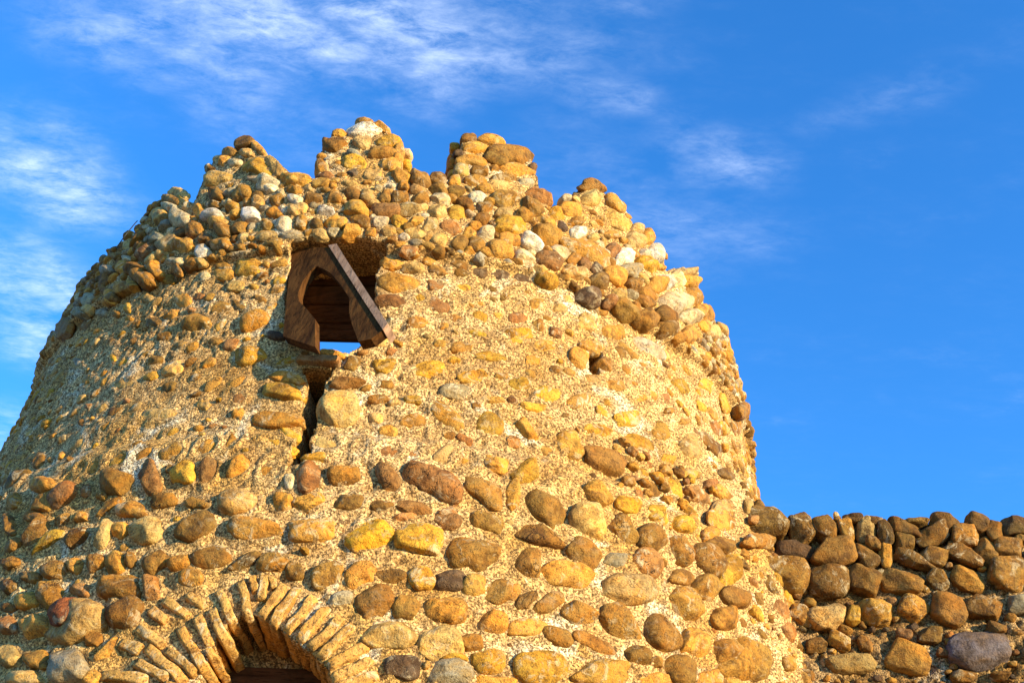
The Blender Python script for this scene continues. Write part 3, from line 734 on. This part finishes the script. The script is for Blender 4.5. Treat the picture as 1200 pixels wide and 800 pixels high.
# ------------------------------------------------------------------ filler stones
OPN = [np.array(p) for _, p, _ in OPEN]
VOUS_C = poly_th([(110, 800), (128, 760), (160, 715), (215, 680), (290, 668), (350, 680), (400, 715), (436, 760), (446, 800)])
VOUS_P = [(VOUS_C[0][0], VOUS_C[0][1] - .9)] + VOUS_C + [(VOUS_C[-1][0], VOUS_C[-1][1] - .9)]
def blocked(th, h, r, fac):
    for s, hh, la, lb in placed:
        if abs(s - th * 2.25) < .3 and abs(hh - h) < .3:
            if math.hypot(s - th * 2.25, hh - h) < (max(la, lb) * .45 + min(la, lb) * .55 + r) * fac: return True
    for poly in OPN:
        if poly[:, 0].min() * 2.25 - r - .02 < th * 2.25 < poly[:, 0].max() * 2.25 + r + .02 and poly[:, 1].min() - r - .01 < h < poly[:, 1].max() + r + .01:
            a = poly[:, 0].min(); 
            if inpoly(np.array([th - r / 2.2, th + r / 2.2, th, th]), np.array([h, h, h - r, h + r]), [tuple(q) for q in poly]).any(): return True
    if inpoly(np.array([th]), np.array([h]), VOUS_P)[0]: return True
    return False
def filler(n, zone, rmin, rmax, codes, fac, th0=-1.6, th1=1.6, h0=None, h1=None, hi=False, protk=1.0):
    cnt = 0
    for _ in range(n):
        th = rnd.uniform(th0, th1)
        if zone == 'top': lo_, hi_ = HA, float(sill(np.array(th))) - .01
        elif zone == 'mid': lo_, hi_ = HB + .03, HA - .02
        else: lo_, hi_ = 2.5, HB
        if h0 is not None: lo_, hi_ = h0, h1
        h = rnd.uniform(lo_, hi_); r = rnd.uniform(rmin, rmax)
        if blocked(th, h, r, fac): continue
        ang = rnd.uniform(-.5, .5); n_ = tnorm(sp(np.array(th), np.array(h)))
        T = np.array([-math.sin(TH0 + th), math.cos(TH0 + th), 0]); B = np.cross(n_, T)
        asp = rnd.uniform(.55, .9)
        Mv = (T * math.cos(ang) + B * math.sin(ang)) * r; mv = (B * math.cos(ang) - T * math.sin(ang)) * r * asp
        base = {'top': .034, 'mid': 0, 'low': .026}[zone] + flare(th, h)
        prot = {'top': min(r * .8, .06), 'mid': .012, 'low': min(r * .6, .05)}[zone] * protk
        put(PIL[zone], sp(np.array(th), np.array(h), base), Mv, mv, n_, prot, rnd.choice(codes), hi=hi, depth=max(prot * 1.3, r * .6) if zone != 'mid' else .02)
        placed.append((th * 2.25, h, r, r * asp)); note(th, h, Mv, mv, zone); cnt += 1
    print('filler', zone, cnt)
filler(2500, 'top', .028, .045, 'oobbpbg', .74, -1.5, 1.5, HA + .005, HA + .05, hi=True)
filler(4500, 'top', .022, .045, 'oobbpwg', .74, -1.45, 1.45)
filler(1600, 'top', .04, .07, 'oobbpwWg', .8, 1.2, 1.6); filler(1600, 'top', .04, .07, 'bbgodg', .8, -1.6, -1.2)
filler(1400, 'mid', .022, .048, 'oobypro', 1.12, -.5, 1.3)
filler(500, 'mid', .022, .045, 'oobypp', 1.3, -1.3, -.3)
filler(700, 'mid', .012, .028, 'oobypr', 1.25, -1.5, 1.5)
filler(900, 'mid', .03, .05, 'oobypr', 1.3, .8, 1.6); filler(500, 'mid', .03, .055, 'bobpg', 1.5, -1.6, -.5)
filler(1100, 'low', .010, .022, 'oobyrbp', 1.1, -1.4, 1.4)
filler(1500, 'low', .045, .085, 'oobbyrp', 1.05, -1.6, 1.6, 2.3, 3.1, hi=True)
filler(500, 'low', .045, .08, 'oobbr', 1.05, -1.6, -.8, hi=True); filler(500, 'low', .045, .08, 'oobbyr', 1.05, .8, 1.6, hi=True)
for _k in range(3): filler(900, 'low', .018 + .01 * (2 - _k), .06 - .015 * _k, 'oobbyr', .88, JT - .35, JT + .14, HW - 1.1, HW + .05, hi=True)
# hidden round of the tower and its foot
filler(2200, 'low', .07, .12, 'oobbyrpg', 1.0, -2.2, 2.2, .1, 2.3)
# small stones on the merlons
for i, (a, b, o) in enumerate(MERL):
    for _ in range(90):
        th = rnd.uniform(a + .01, b - .01); s0 = float(sill(np.array(th)))
        tp = float(np.interp(th, pth, phh)) if i < len(mer) else SILL_OUT + .28
        if tp - s0 < .05: continue
        h = rnd.uniform(s0, tp - .03); r = rnd.uniform(.018, .032) if i < len(mer) else rnd.uniform(.05, .08)
        if blocked(th, h, r, 1.0): continue
        n_ = tnorm(sp(np.array(th), np.array(h))); T = np.array([-math.sin(TH0 + th), math.cos(TH0 + th), 0]); B = np.cross(n_, T)
        put(MP[i], sp(np.array(th), np.array(h), .032), T * r, B * r * .7, n_, r * .45, rnd.choice('oobbpw'), hi=False, depth=r * .6)
        placed.append((th * 2.25, h, r, r * .7))
    # stones bedded in the side faces and on the top
    for side, ths_ in ((-1, a), (1, b)):
        s0 = float(sill(np.array(ths_)))
        tp = float(np.interp(ths_ - side * .03, pth, phh)) if i < len(mer) else SILL_OUT + .22
        T = np.array([-math.sin(TH0 + ths_), math.cos(TH0 + ths_), 0]) * side; N = np.array([math.cos(TH0 + ths_), math.sin(TH0 + ths_), 0])
        z = s0 + .04
        while z < tp - .02:
            q = .06
            while q < THICK - .03:
                r = rnd.uniform(.035, .06)
                put(MP[i], sp(np.array(ths_), np.array(z), -q), N * r, np.array([0, 0, r * .65]), T, .018, rnd.choice('opbywo'), hi=False, depth=.03)
                q += r * 2.1
            z += .085
build_shell()
for i, (a, b, o) in enumerate(MERL): MP[i].build('merlon_cobbles', COB, o)
for i in range(int(2 * math.pi * 2.0 / .11)):      # capping stones along the inner edge of the sills
    th = -math.pi + i * .11 / 2.0
    r = rnd.uniform(.045, .065)
    T = np.array([-math.sin(TH0 + th), math.cos(TH0 + th), 0]); N = np.array([math.cos(TH0 + th), math.sin(TH0 + th), 0])
    put(PIL['top'], sp(np.array(th), sill(np.array(th)) - .0, -.2), T * r, N * r, np.array([0, 0, 1.]), .03, rnd.choice('oobp'), hi=False, depth=.045)
PIL['top'].build('battlement_cobbles', COB, TOWER); PIL['low'].build('wall_cobbles', COB, TOWER)

# ------------------------------------------------------------------ curtain wall
WT = .42
s_f = np.concatenate([np.arange(-.30, WLEN + .35, .009), np.linspace(WLEN + .36, 9, 60)])
zr = np.concatenate([np.linspace(0, HW - 1.35, 14)[:-1], np.linspace(HW - 1.35, HW - .02, 150)])
S, Z = np.meshgrid(s_f, zr, indexing='ij')
Pw = W0[None, None] * np.array([1, 1, 0]) + S[..., None] * WD + np.stack([0 * Z, 0 * Z, Z], -1)
dd = mortar_disp(Pw) * 1.7 - .012 - .03 * sstep(Z, HW - .33, HW - .2)
# mortar fillet swelling out towards the tower
dd = dd - .12 * sstep(-S, .02, .2)
dd = dd + .035 * np.exp(-np.abs(S - .03) / .08) * (1 - sstep(Z, HW - .2, HW))
Pw = Pw + dd[..., None] * WN
topw = []
for q in np.linspace(0.05, 1, 14):
    Q = Pw[:, -1] * (1 - 0) - WN * WT * q; Q[:, 2] = HW - .02 + .03 * math.sin(min(q * 3, 1.57)) + vnoise(Q, 9, 61) * .02 + vnoise(Q, 30, 62) * .01; topw.append(Q)
bk = []
for q in np.linspace(1, 0, 12):
    Q = topw[-1].copy(); Q[:, 2] *= q; bk.append(Q)
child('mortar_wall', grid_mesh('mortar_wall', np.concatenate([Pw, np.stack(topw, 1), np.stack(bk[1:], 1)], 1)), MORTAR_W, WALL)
def wblocked(s, z, r, fac):
    return any(math.hypot(s - a, z - b) < (c + r) * fac for a, b, c in placedw)
Zv = np.array([0, 0, 1.])
for (n, r0, r1, s0, s1, z0, z1, fac) in [(500, .014, .030, -.1, WLEN + .3, HW - 1.1, HW - .02, .85), (350, .010, .018, -.1, WLEN + .3, HW - 1.1, HW - .02, .95),
                                        (900, .05, .08, WLEN, WLEN + 3, HW - 1.3, HW, .95), (900, .05, .08, -.3, WLEN + 3, HW - 1.9, HW - .9, 1.0), (900, .07, .11, -.3, 8, .1, HW - .1, 1.05)]:
    for _ in range(n):
        s, z, r = rnd.uniform(s0, s1), rnd.uniform(z0, z1), rnd.uniform(r0, r1)
        if wblocked(s, z, r, fac): continue
        c = W0 * np.array([1, 1, 0]) + WD * s + Zv * z; a = rnd.uniform(-.6, .6)
        Mv = (WD * math.cos(a) + Zv * math.sin(a)) * r; mv = (Zv * math.cos(a) - WD * math.sin(a)) * r * rnd.uniform(.6, .9)
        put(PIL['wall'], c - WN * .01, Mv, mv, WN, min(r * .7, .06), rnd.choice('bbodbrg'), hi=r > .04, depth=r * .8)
        placedw.append((s, z, r))
# rows of stones lying along the top of the wall behind the front row
s = -.05
while s < 8.5:
    for q in (.13, .27, .38):
        r = rnd.uniform(.035, .06); c = W0 * np.array([1, 1, 0]) + WD * (s + rnd.uniform(-.03, .03)) - WN * q + Zv * (HW - .02)
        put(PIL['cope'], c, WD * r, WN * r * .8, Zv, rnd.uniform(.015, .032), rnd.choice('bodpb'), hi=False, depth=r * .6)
    s += rnd.uniform(.09, .14)
PIL['wall'].build('wall_cobbles', COB, WALL); PIL['cope'].build('coping_stones', COB, WALL)

# ------------------------------------------------------------------ brick arch
ARCHB = Pile()
cthA = (ARCH[0][0] + ARCH[-1][0]) / 2
ADIR = np.array([math.cos(TH0 + cthA), math.sin(TH0 + cthA), 0])
def box_grid(n=(10, 3, 12)):
    bm = bmesh.new(); bmesh.ops.create_cube(bm, size=2)
    bmesh.ops.subdivide_edges(bm, edges=bm.edges[:], cuts=7, use_grid_fill=True)
    V = np.array([v.co[:] for v in bm.verts]); F = np.array([[v.index for v in f.verts] for f in bm.faces]); bm.free(); return V, F
BV, BF = box_grid()
def brick(p0, p1, wid, depth, code, pile, out=.012, n=None):
    """p0 inner end, p1 outer end on the tower face"""
    c = (p0 + p1) / 2; L = (p1 - p0) / 2; nn = tnorm(c) if n is None else n
    L = L - nn * (L @ nn); la = np.linalg.norm(L); T = np.cross(nn, L / la)
    V = BV.copy(); V = V / (np.abs(V) ** 9).sum(1, keepdims=True) ** (1 / 9) 
    inw = -ADIR * .5 - nn * .5; inw /= np.linalg.norm(inw)
    W = c + V[:, :1] * L + V[:, 1:2] * T * wid / 2 + nn * out + inw * (depth * (1 - V[:, 2:]) / 2)
    for f, a in ((18, .006), (55, .0038), (120, .0018)):
        W = W + np.stack([vnoise(W, f, 71), vnoise(W, f, 72), vnoise(W, f, 73)], -1) * a
    tint = np.array({'n': (.50, .235, .045), 'l': (.54, .285, .07), 'k': (.44, .18, .04)}[code]) * (.8 + .4 * nr.rand())
    F = BF if np.dot(np.cross(L, T), nn) > 0 else BF[:, ::-1]
    pile.add(W, F, [*tint, 0], [0, 0, 0])
VO = """645 285 605 130 35 l;662 180 656 120 28 n;688 210 702 112 36 l;685 285 785 145 45 n;728 315 832 158 42 n;780 335 900 190 42 l;832 368 948 228 45 n;875 402 1005 275 42 l;910 438 1055 300 42 l
940 475 1105 380 45 n;955 520 1130 440 45 l;960 565 1150 500 44 n;968 605 1160 560 44 l;582 295 515 165 36 l;548 372 495 240 40 l;492 385 435 265 40 l;470 240 398 185 34 l;408 272 308 205 36 l
470 485 366 308 40 n;315 292 255 245 36 k;435 495 315 395 38 n;310 390 200 312 38 l;222 402 135 372 42 l;395 530 235 385 42 n;330 520 195 442 42 l;245 520 60 500 42 l
500 440 480 395 30 n;430 560 300 540 38 n;420 600 120 590 42 l;415 640 150 640 42 n;320 570 100 560 36 l;740 170 722 118 26 l"""
for ln in VO.replace(';', '\n').split('\n'):
    w = ln.split(); x0, y0, x1, y1, wd = map(float, w[:5]); k = 10 / 3
    f = lambda x, y: hit_tower(100 + x / k, 640 + y / k, .04)[0]
    brick(f(x0, y0), f(x1, y1), wd / k * .0031 * 1.04, .30 if math.hypot(x0 - 650, y0 - 533) < 350 else .12, w[5], ARCHB)
ob = ARCHB.build('brick_arch', BRICK, TOWER, rough=False); 
# straight brick jambs below the frame
# tympanum wall and timber lintel deep inside the arch
def rec_point(px, py, dep):
    c = hit_tower((INTR[0][0] + INTR[-1][0]) / 2, 770)[0] - ADIR * dep
    return plane_hit(px, py, c, ADIR)
Tn = np.array([-ADIR[1], ADIR[0], 0]); 
if Tn[0] < 0: Tn = -Tn
def slab(name, corners, nrm, thick, mat, parent, label=None, rough=.0, cuts=0):
    """corners: ccw list of points of the front face; extruded backwards along -nrm"""
    bm = bmesh.new(); n = len(corners)
    f = [bm.verts.new(c) for c in corners]; b = [bm.verts.new(np.array(c) - nrm * thick) for c in corners]
    bm.faces.new(f); bm.faces.new(b[::-1])
    for i in range(n): bm.faces.new((f[i], b[i], b[(i + 1) % n], f[(i + 1) % n]))
    bmesh.ops.recalc_face_normals(bm, faces=bm.faces)
    bmesh.ops.bevel(bm, geom=bm.edges[:], offset=.004, segments=2, affect='EDGES')
    me = bpy.data.meshes.new(name); bm.to_mesh(me); bm.free()
    return child(name, me, mat, parent, label)
a = rec_point(312, 783, .24); lz = a[2]
cc = rec_point(312, 783, .24)
hw = .36
slab('tympanum', [cc + Tn * -hw, cc + Tn * hw, cc + Tn * hw + Zv * .5, cc - Tn * hw + Zv * .5], ADIR, .08, MORTAR, TOWER)
slab('timber_lintel', [cc + Tn * -hw + Zv * -.14 + ADIR * .03, cc + Tn * hw + Zv * -.14 + ADIR * .03, cc + Tn * hw + ADIR * .03 - Zv * .006, cc - Tn * hw + ADIR * .03 - Zv * .006], ADIR, .12, PLANK, TOWER)
slab('door_board', [cc + Tn * -hw + Zv * -1.2, cc + Tn * hw + Zv * -1.2, cc + Tn * hw + Zv * -.15, cc - Tn * hw + Zv * -.15], ADIR, .05, PLANK, TOWER)

# ------------------------------------------------------------------ slit lintel
p0 = hit_tower(348, 424)[0]; p1 = hit_tower(399, 426)[0]
n = tnorm((p0 + p1) / 2); c = (p0 + p1) / 2 + n * .012; L = (p1 - p0) / 2; L[2] *= .3
pl = Pile(); V = BV / (np.abs(BV) ** 7).sum(1, keepdims=True) ** (1 / 7)
W = c + V[:, :1] * L + V[:, 1:2] * Zv * .019 + V[:, 2:] * n * .05 - n * .025
W = W + np.stack([vnoise(W, 22, 81), vnoise(W, 22, 82), vnoise(W, 22, 83)], -1) * .006
pl.add(W, BF if np.dot(np.cross(L, Zv), n) > 0 else BF[:, ::-1], [.34, .18, .07, .2], [3, 1, 2])
pl.build('slit_lintel', COB, TOWER, 'flat brown stone slab bridging the narrow slit')

# ------------------------------------------------------------------ wooden window frame
T4 = lambda x, y: (220 + x / 4, 260 + y / 4)
wc, _ = hit_tower(*T4(470, 340)); wth, _h = th_h(wc)
def lift(x, y, o): return hit_tower(*T4(x, y), o)[0]
_A, _B, _C = lift(452, 530, .09), lift(640, 125, .02), lift(905, 500, .30)
FN = np.cross(_C - _A, _B - _A); FN /= np.linalg.norm(FN)
if FN @ tnorm(wc) < 0: FN = -FN
FC = _A
print('frame normal', FN, 'wall n', tnorm(wc))
def fr(x, y): return plane_hit(*T4(x, y), FC, FN)
outer = [(487,135),(590,118),(690,122),(760,235),(835,365),(918,503),(860,548),(800,560),(770,480),(757,430),(757,355),(715,290),(670,240),(640,222),(606,207),(575,228),(540,275),(517,330),(520,370),(560,410),(597,455),(597,585),(520,560),(447,535),(462,370)]
def board(name, pts, thick, mats, label=None, side_dir=None):
    bm = bmesh.new(); n = len(pts); f = [bm.verts.new(fr(*p)) for p in pts]; b = [bm.verts.new(fr(*p) - FN * thick) for p in pts]
    bm.faces.new(f); bm.faces.new(b[::-1])
    for i in range(n):
        fc = bm.faces.new((f[i], b[i], b[(i + 1) % n], f[(i + 1) % n]))
        if len(mats) > 1 and side_dir and side_dir(i): fc.material_index = 1
    bmesh.ops.recalc_face_normals(bm, faces=bm.faces)
    bmesh.ops.triangulate(bm, faces=[q for q in bm.faces if len(q.verts) > 4])
    me = bpy.data.meshes.new(name); bm.to_mesh(me); bm.free()
    return child(name, me, mats, TOWER, label)
FRAME = board('window_frame', outer, .045, [WOOD, WOODG], 'dark brown timber frame with an arched cutout and a pale weathered edge', side_dir=lambda i: 2 <= i <= 4)

def fr2(x, y): return fr(x, y) + FN * .006
bm = bmesh.new(); q = [(661, 114), (700, 106), (772, 222), (856, 352), (940, 479), (917, 509), (828, 374), (742, 240)]
f = [bm.verts.new(fr2(*p)) for p in q]; b = [bm.verts.new(fr2(*p) - FN * .08) for p in q]
bm.faces.new(f); bm.faces.new(b[::-1])
for i in range(8): bm.faces.new((f[i], b[i], b[(i + 1) % 8], f[(i + 1) % 8]))
bmesh.ops.recalc_face_normals(bm, faces=bm.faces)
me = bpy.data.meshes.new('frame_batten'); bm.to_mesh(me); bm.free()
bpy.context.view_layer.update()
child('frame_batten', me, WOODG, FRAME, 'pale pinkish grey weathered batten along the slanted edge')

# planks of the box behind the frame
PC = wc - tnorm(wc) * np.array([1, 1, 0]) * .36
PN = tnorm(wc).copy(); PN[2] = -.10; PN /= np.linalg.norm(PN)
yb = [(548, 562), (470, 478), (384, 390), (296, 300), (200, 204), (100, 104)]
for i in range(5):
    (l0, r0), (l1, r1) = yb[i], yb[i + 1]
    q = [plane_hit(*T4(x, y), PC, PN) for x, y in ((440, l0 - 3), (1010, r0 - 3), (1010, r1 + 2), (440, l1 + 2))]
    slab('window_plank', q, PN, .03, PLANK, TOWER)

# ------------------------------------------------------------------ small things: a loose cable on the parapet, a pebble on the wall
cu = bpy.data.curves.new('cable', 'CURVE'); cu.dimensions = '3D'; cu.bevel_depth = .0028; cu.bevel_resolution = 3
sp_ = cu.splines.new('BEZIER'); cp = [(139, 291, -.02), (143, 281, .06), (150, 272, .06), (158, 262, .03), (161, 259, -.02)]
sp_.bezier_points.add(len(cp) - 1)
for bp, (x, y, o_) in zip(sp_.bezier_points, cp):
    q, _ = hit_tower(x, y, .05 + o_); bp.co = q; bp.handle_left_type = bp.handle_right_type = 'AUTO'
dg = bpy.data.objects.new('tmp', cu); col.objects.link(dg); bpy.context.view_layer.update()
me = bpy.data.meshes.new_from_object(dg); bpy.data.objects.remove(dg)
mb, gb = newmat('black_cable'); finish(gb, (.02, .02, .02, 1), .5, None, 0); 
oc = link('cable', me, mb); oc['label'] = 'thin black cable looping over the left edge of the battlements'; oc['category'] = 'cable'
c = plane_hit(979, 597, W0 - WN * .05, WN)
pl = Pile(); put(pl, np.array([c[0], c[1], HW + .0]), WD * .014, WN * .014, Zv, .035, 'p', hi=False, depth=.022, cuts=0)
me = from_np('pebble', np.concatenate(pl.V), np.concatenate(pl.F))
at = me.attributes.new('tint', 'FLOAT_COLOR', 'POINT'); at.data.foreach_set('color', np.concatenate(pl.C).astype(np.float32).ravel())
op = link('pebble', me, COB); op['label'] = 'tiny pale pebble standing up on the top edge of the low wall'; op['category'] = 'pebble'

# ------------------------------------------------------------------ ground
m, gg = newmat('dry_earth'); v = gg.add('ShaderNodeTexCoord').outputs['Object']
n_ = gg.noise(v, 1.5, 8, .6); gcol = gg.mix(gg.ramp(n_, [(.4, 0.0), (.6, 1.0)]), (.16, .11, .06), (.30, .22, .12))
finish(gg, gcol, .95, n_, .05)
bm = bmesh.new(); bmesh.ops.create_grid(bm, x_segments=40, y_segments=40, size=1500)
me = bpy.data.meshes.new('ground'); bm.to_mesh(me); bm.free()
og = link('ground', me, m); og['kind'] = 'structure'
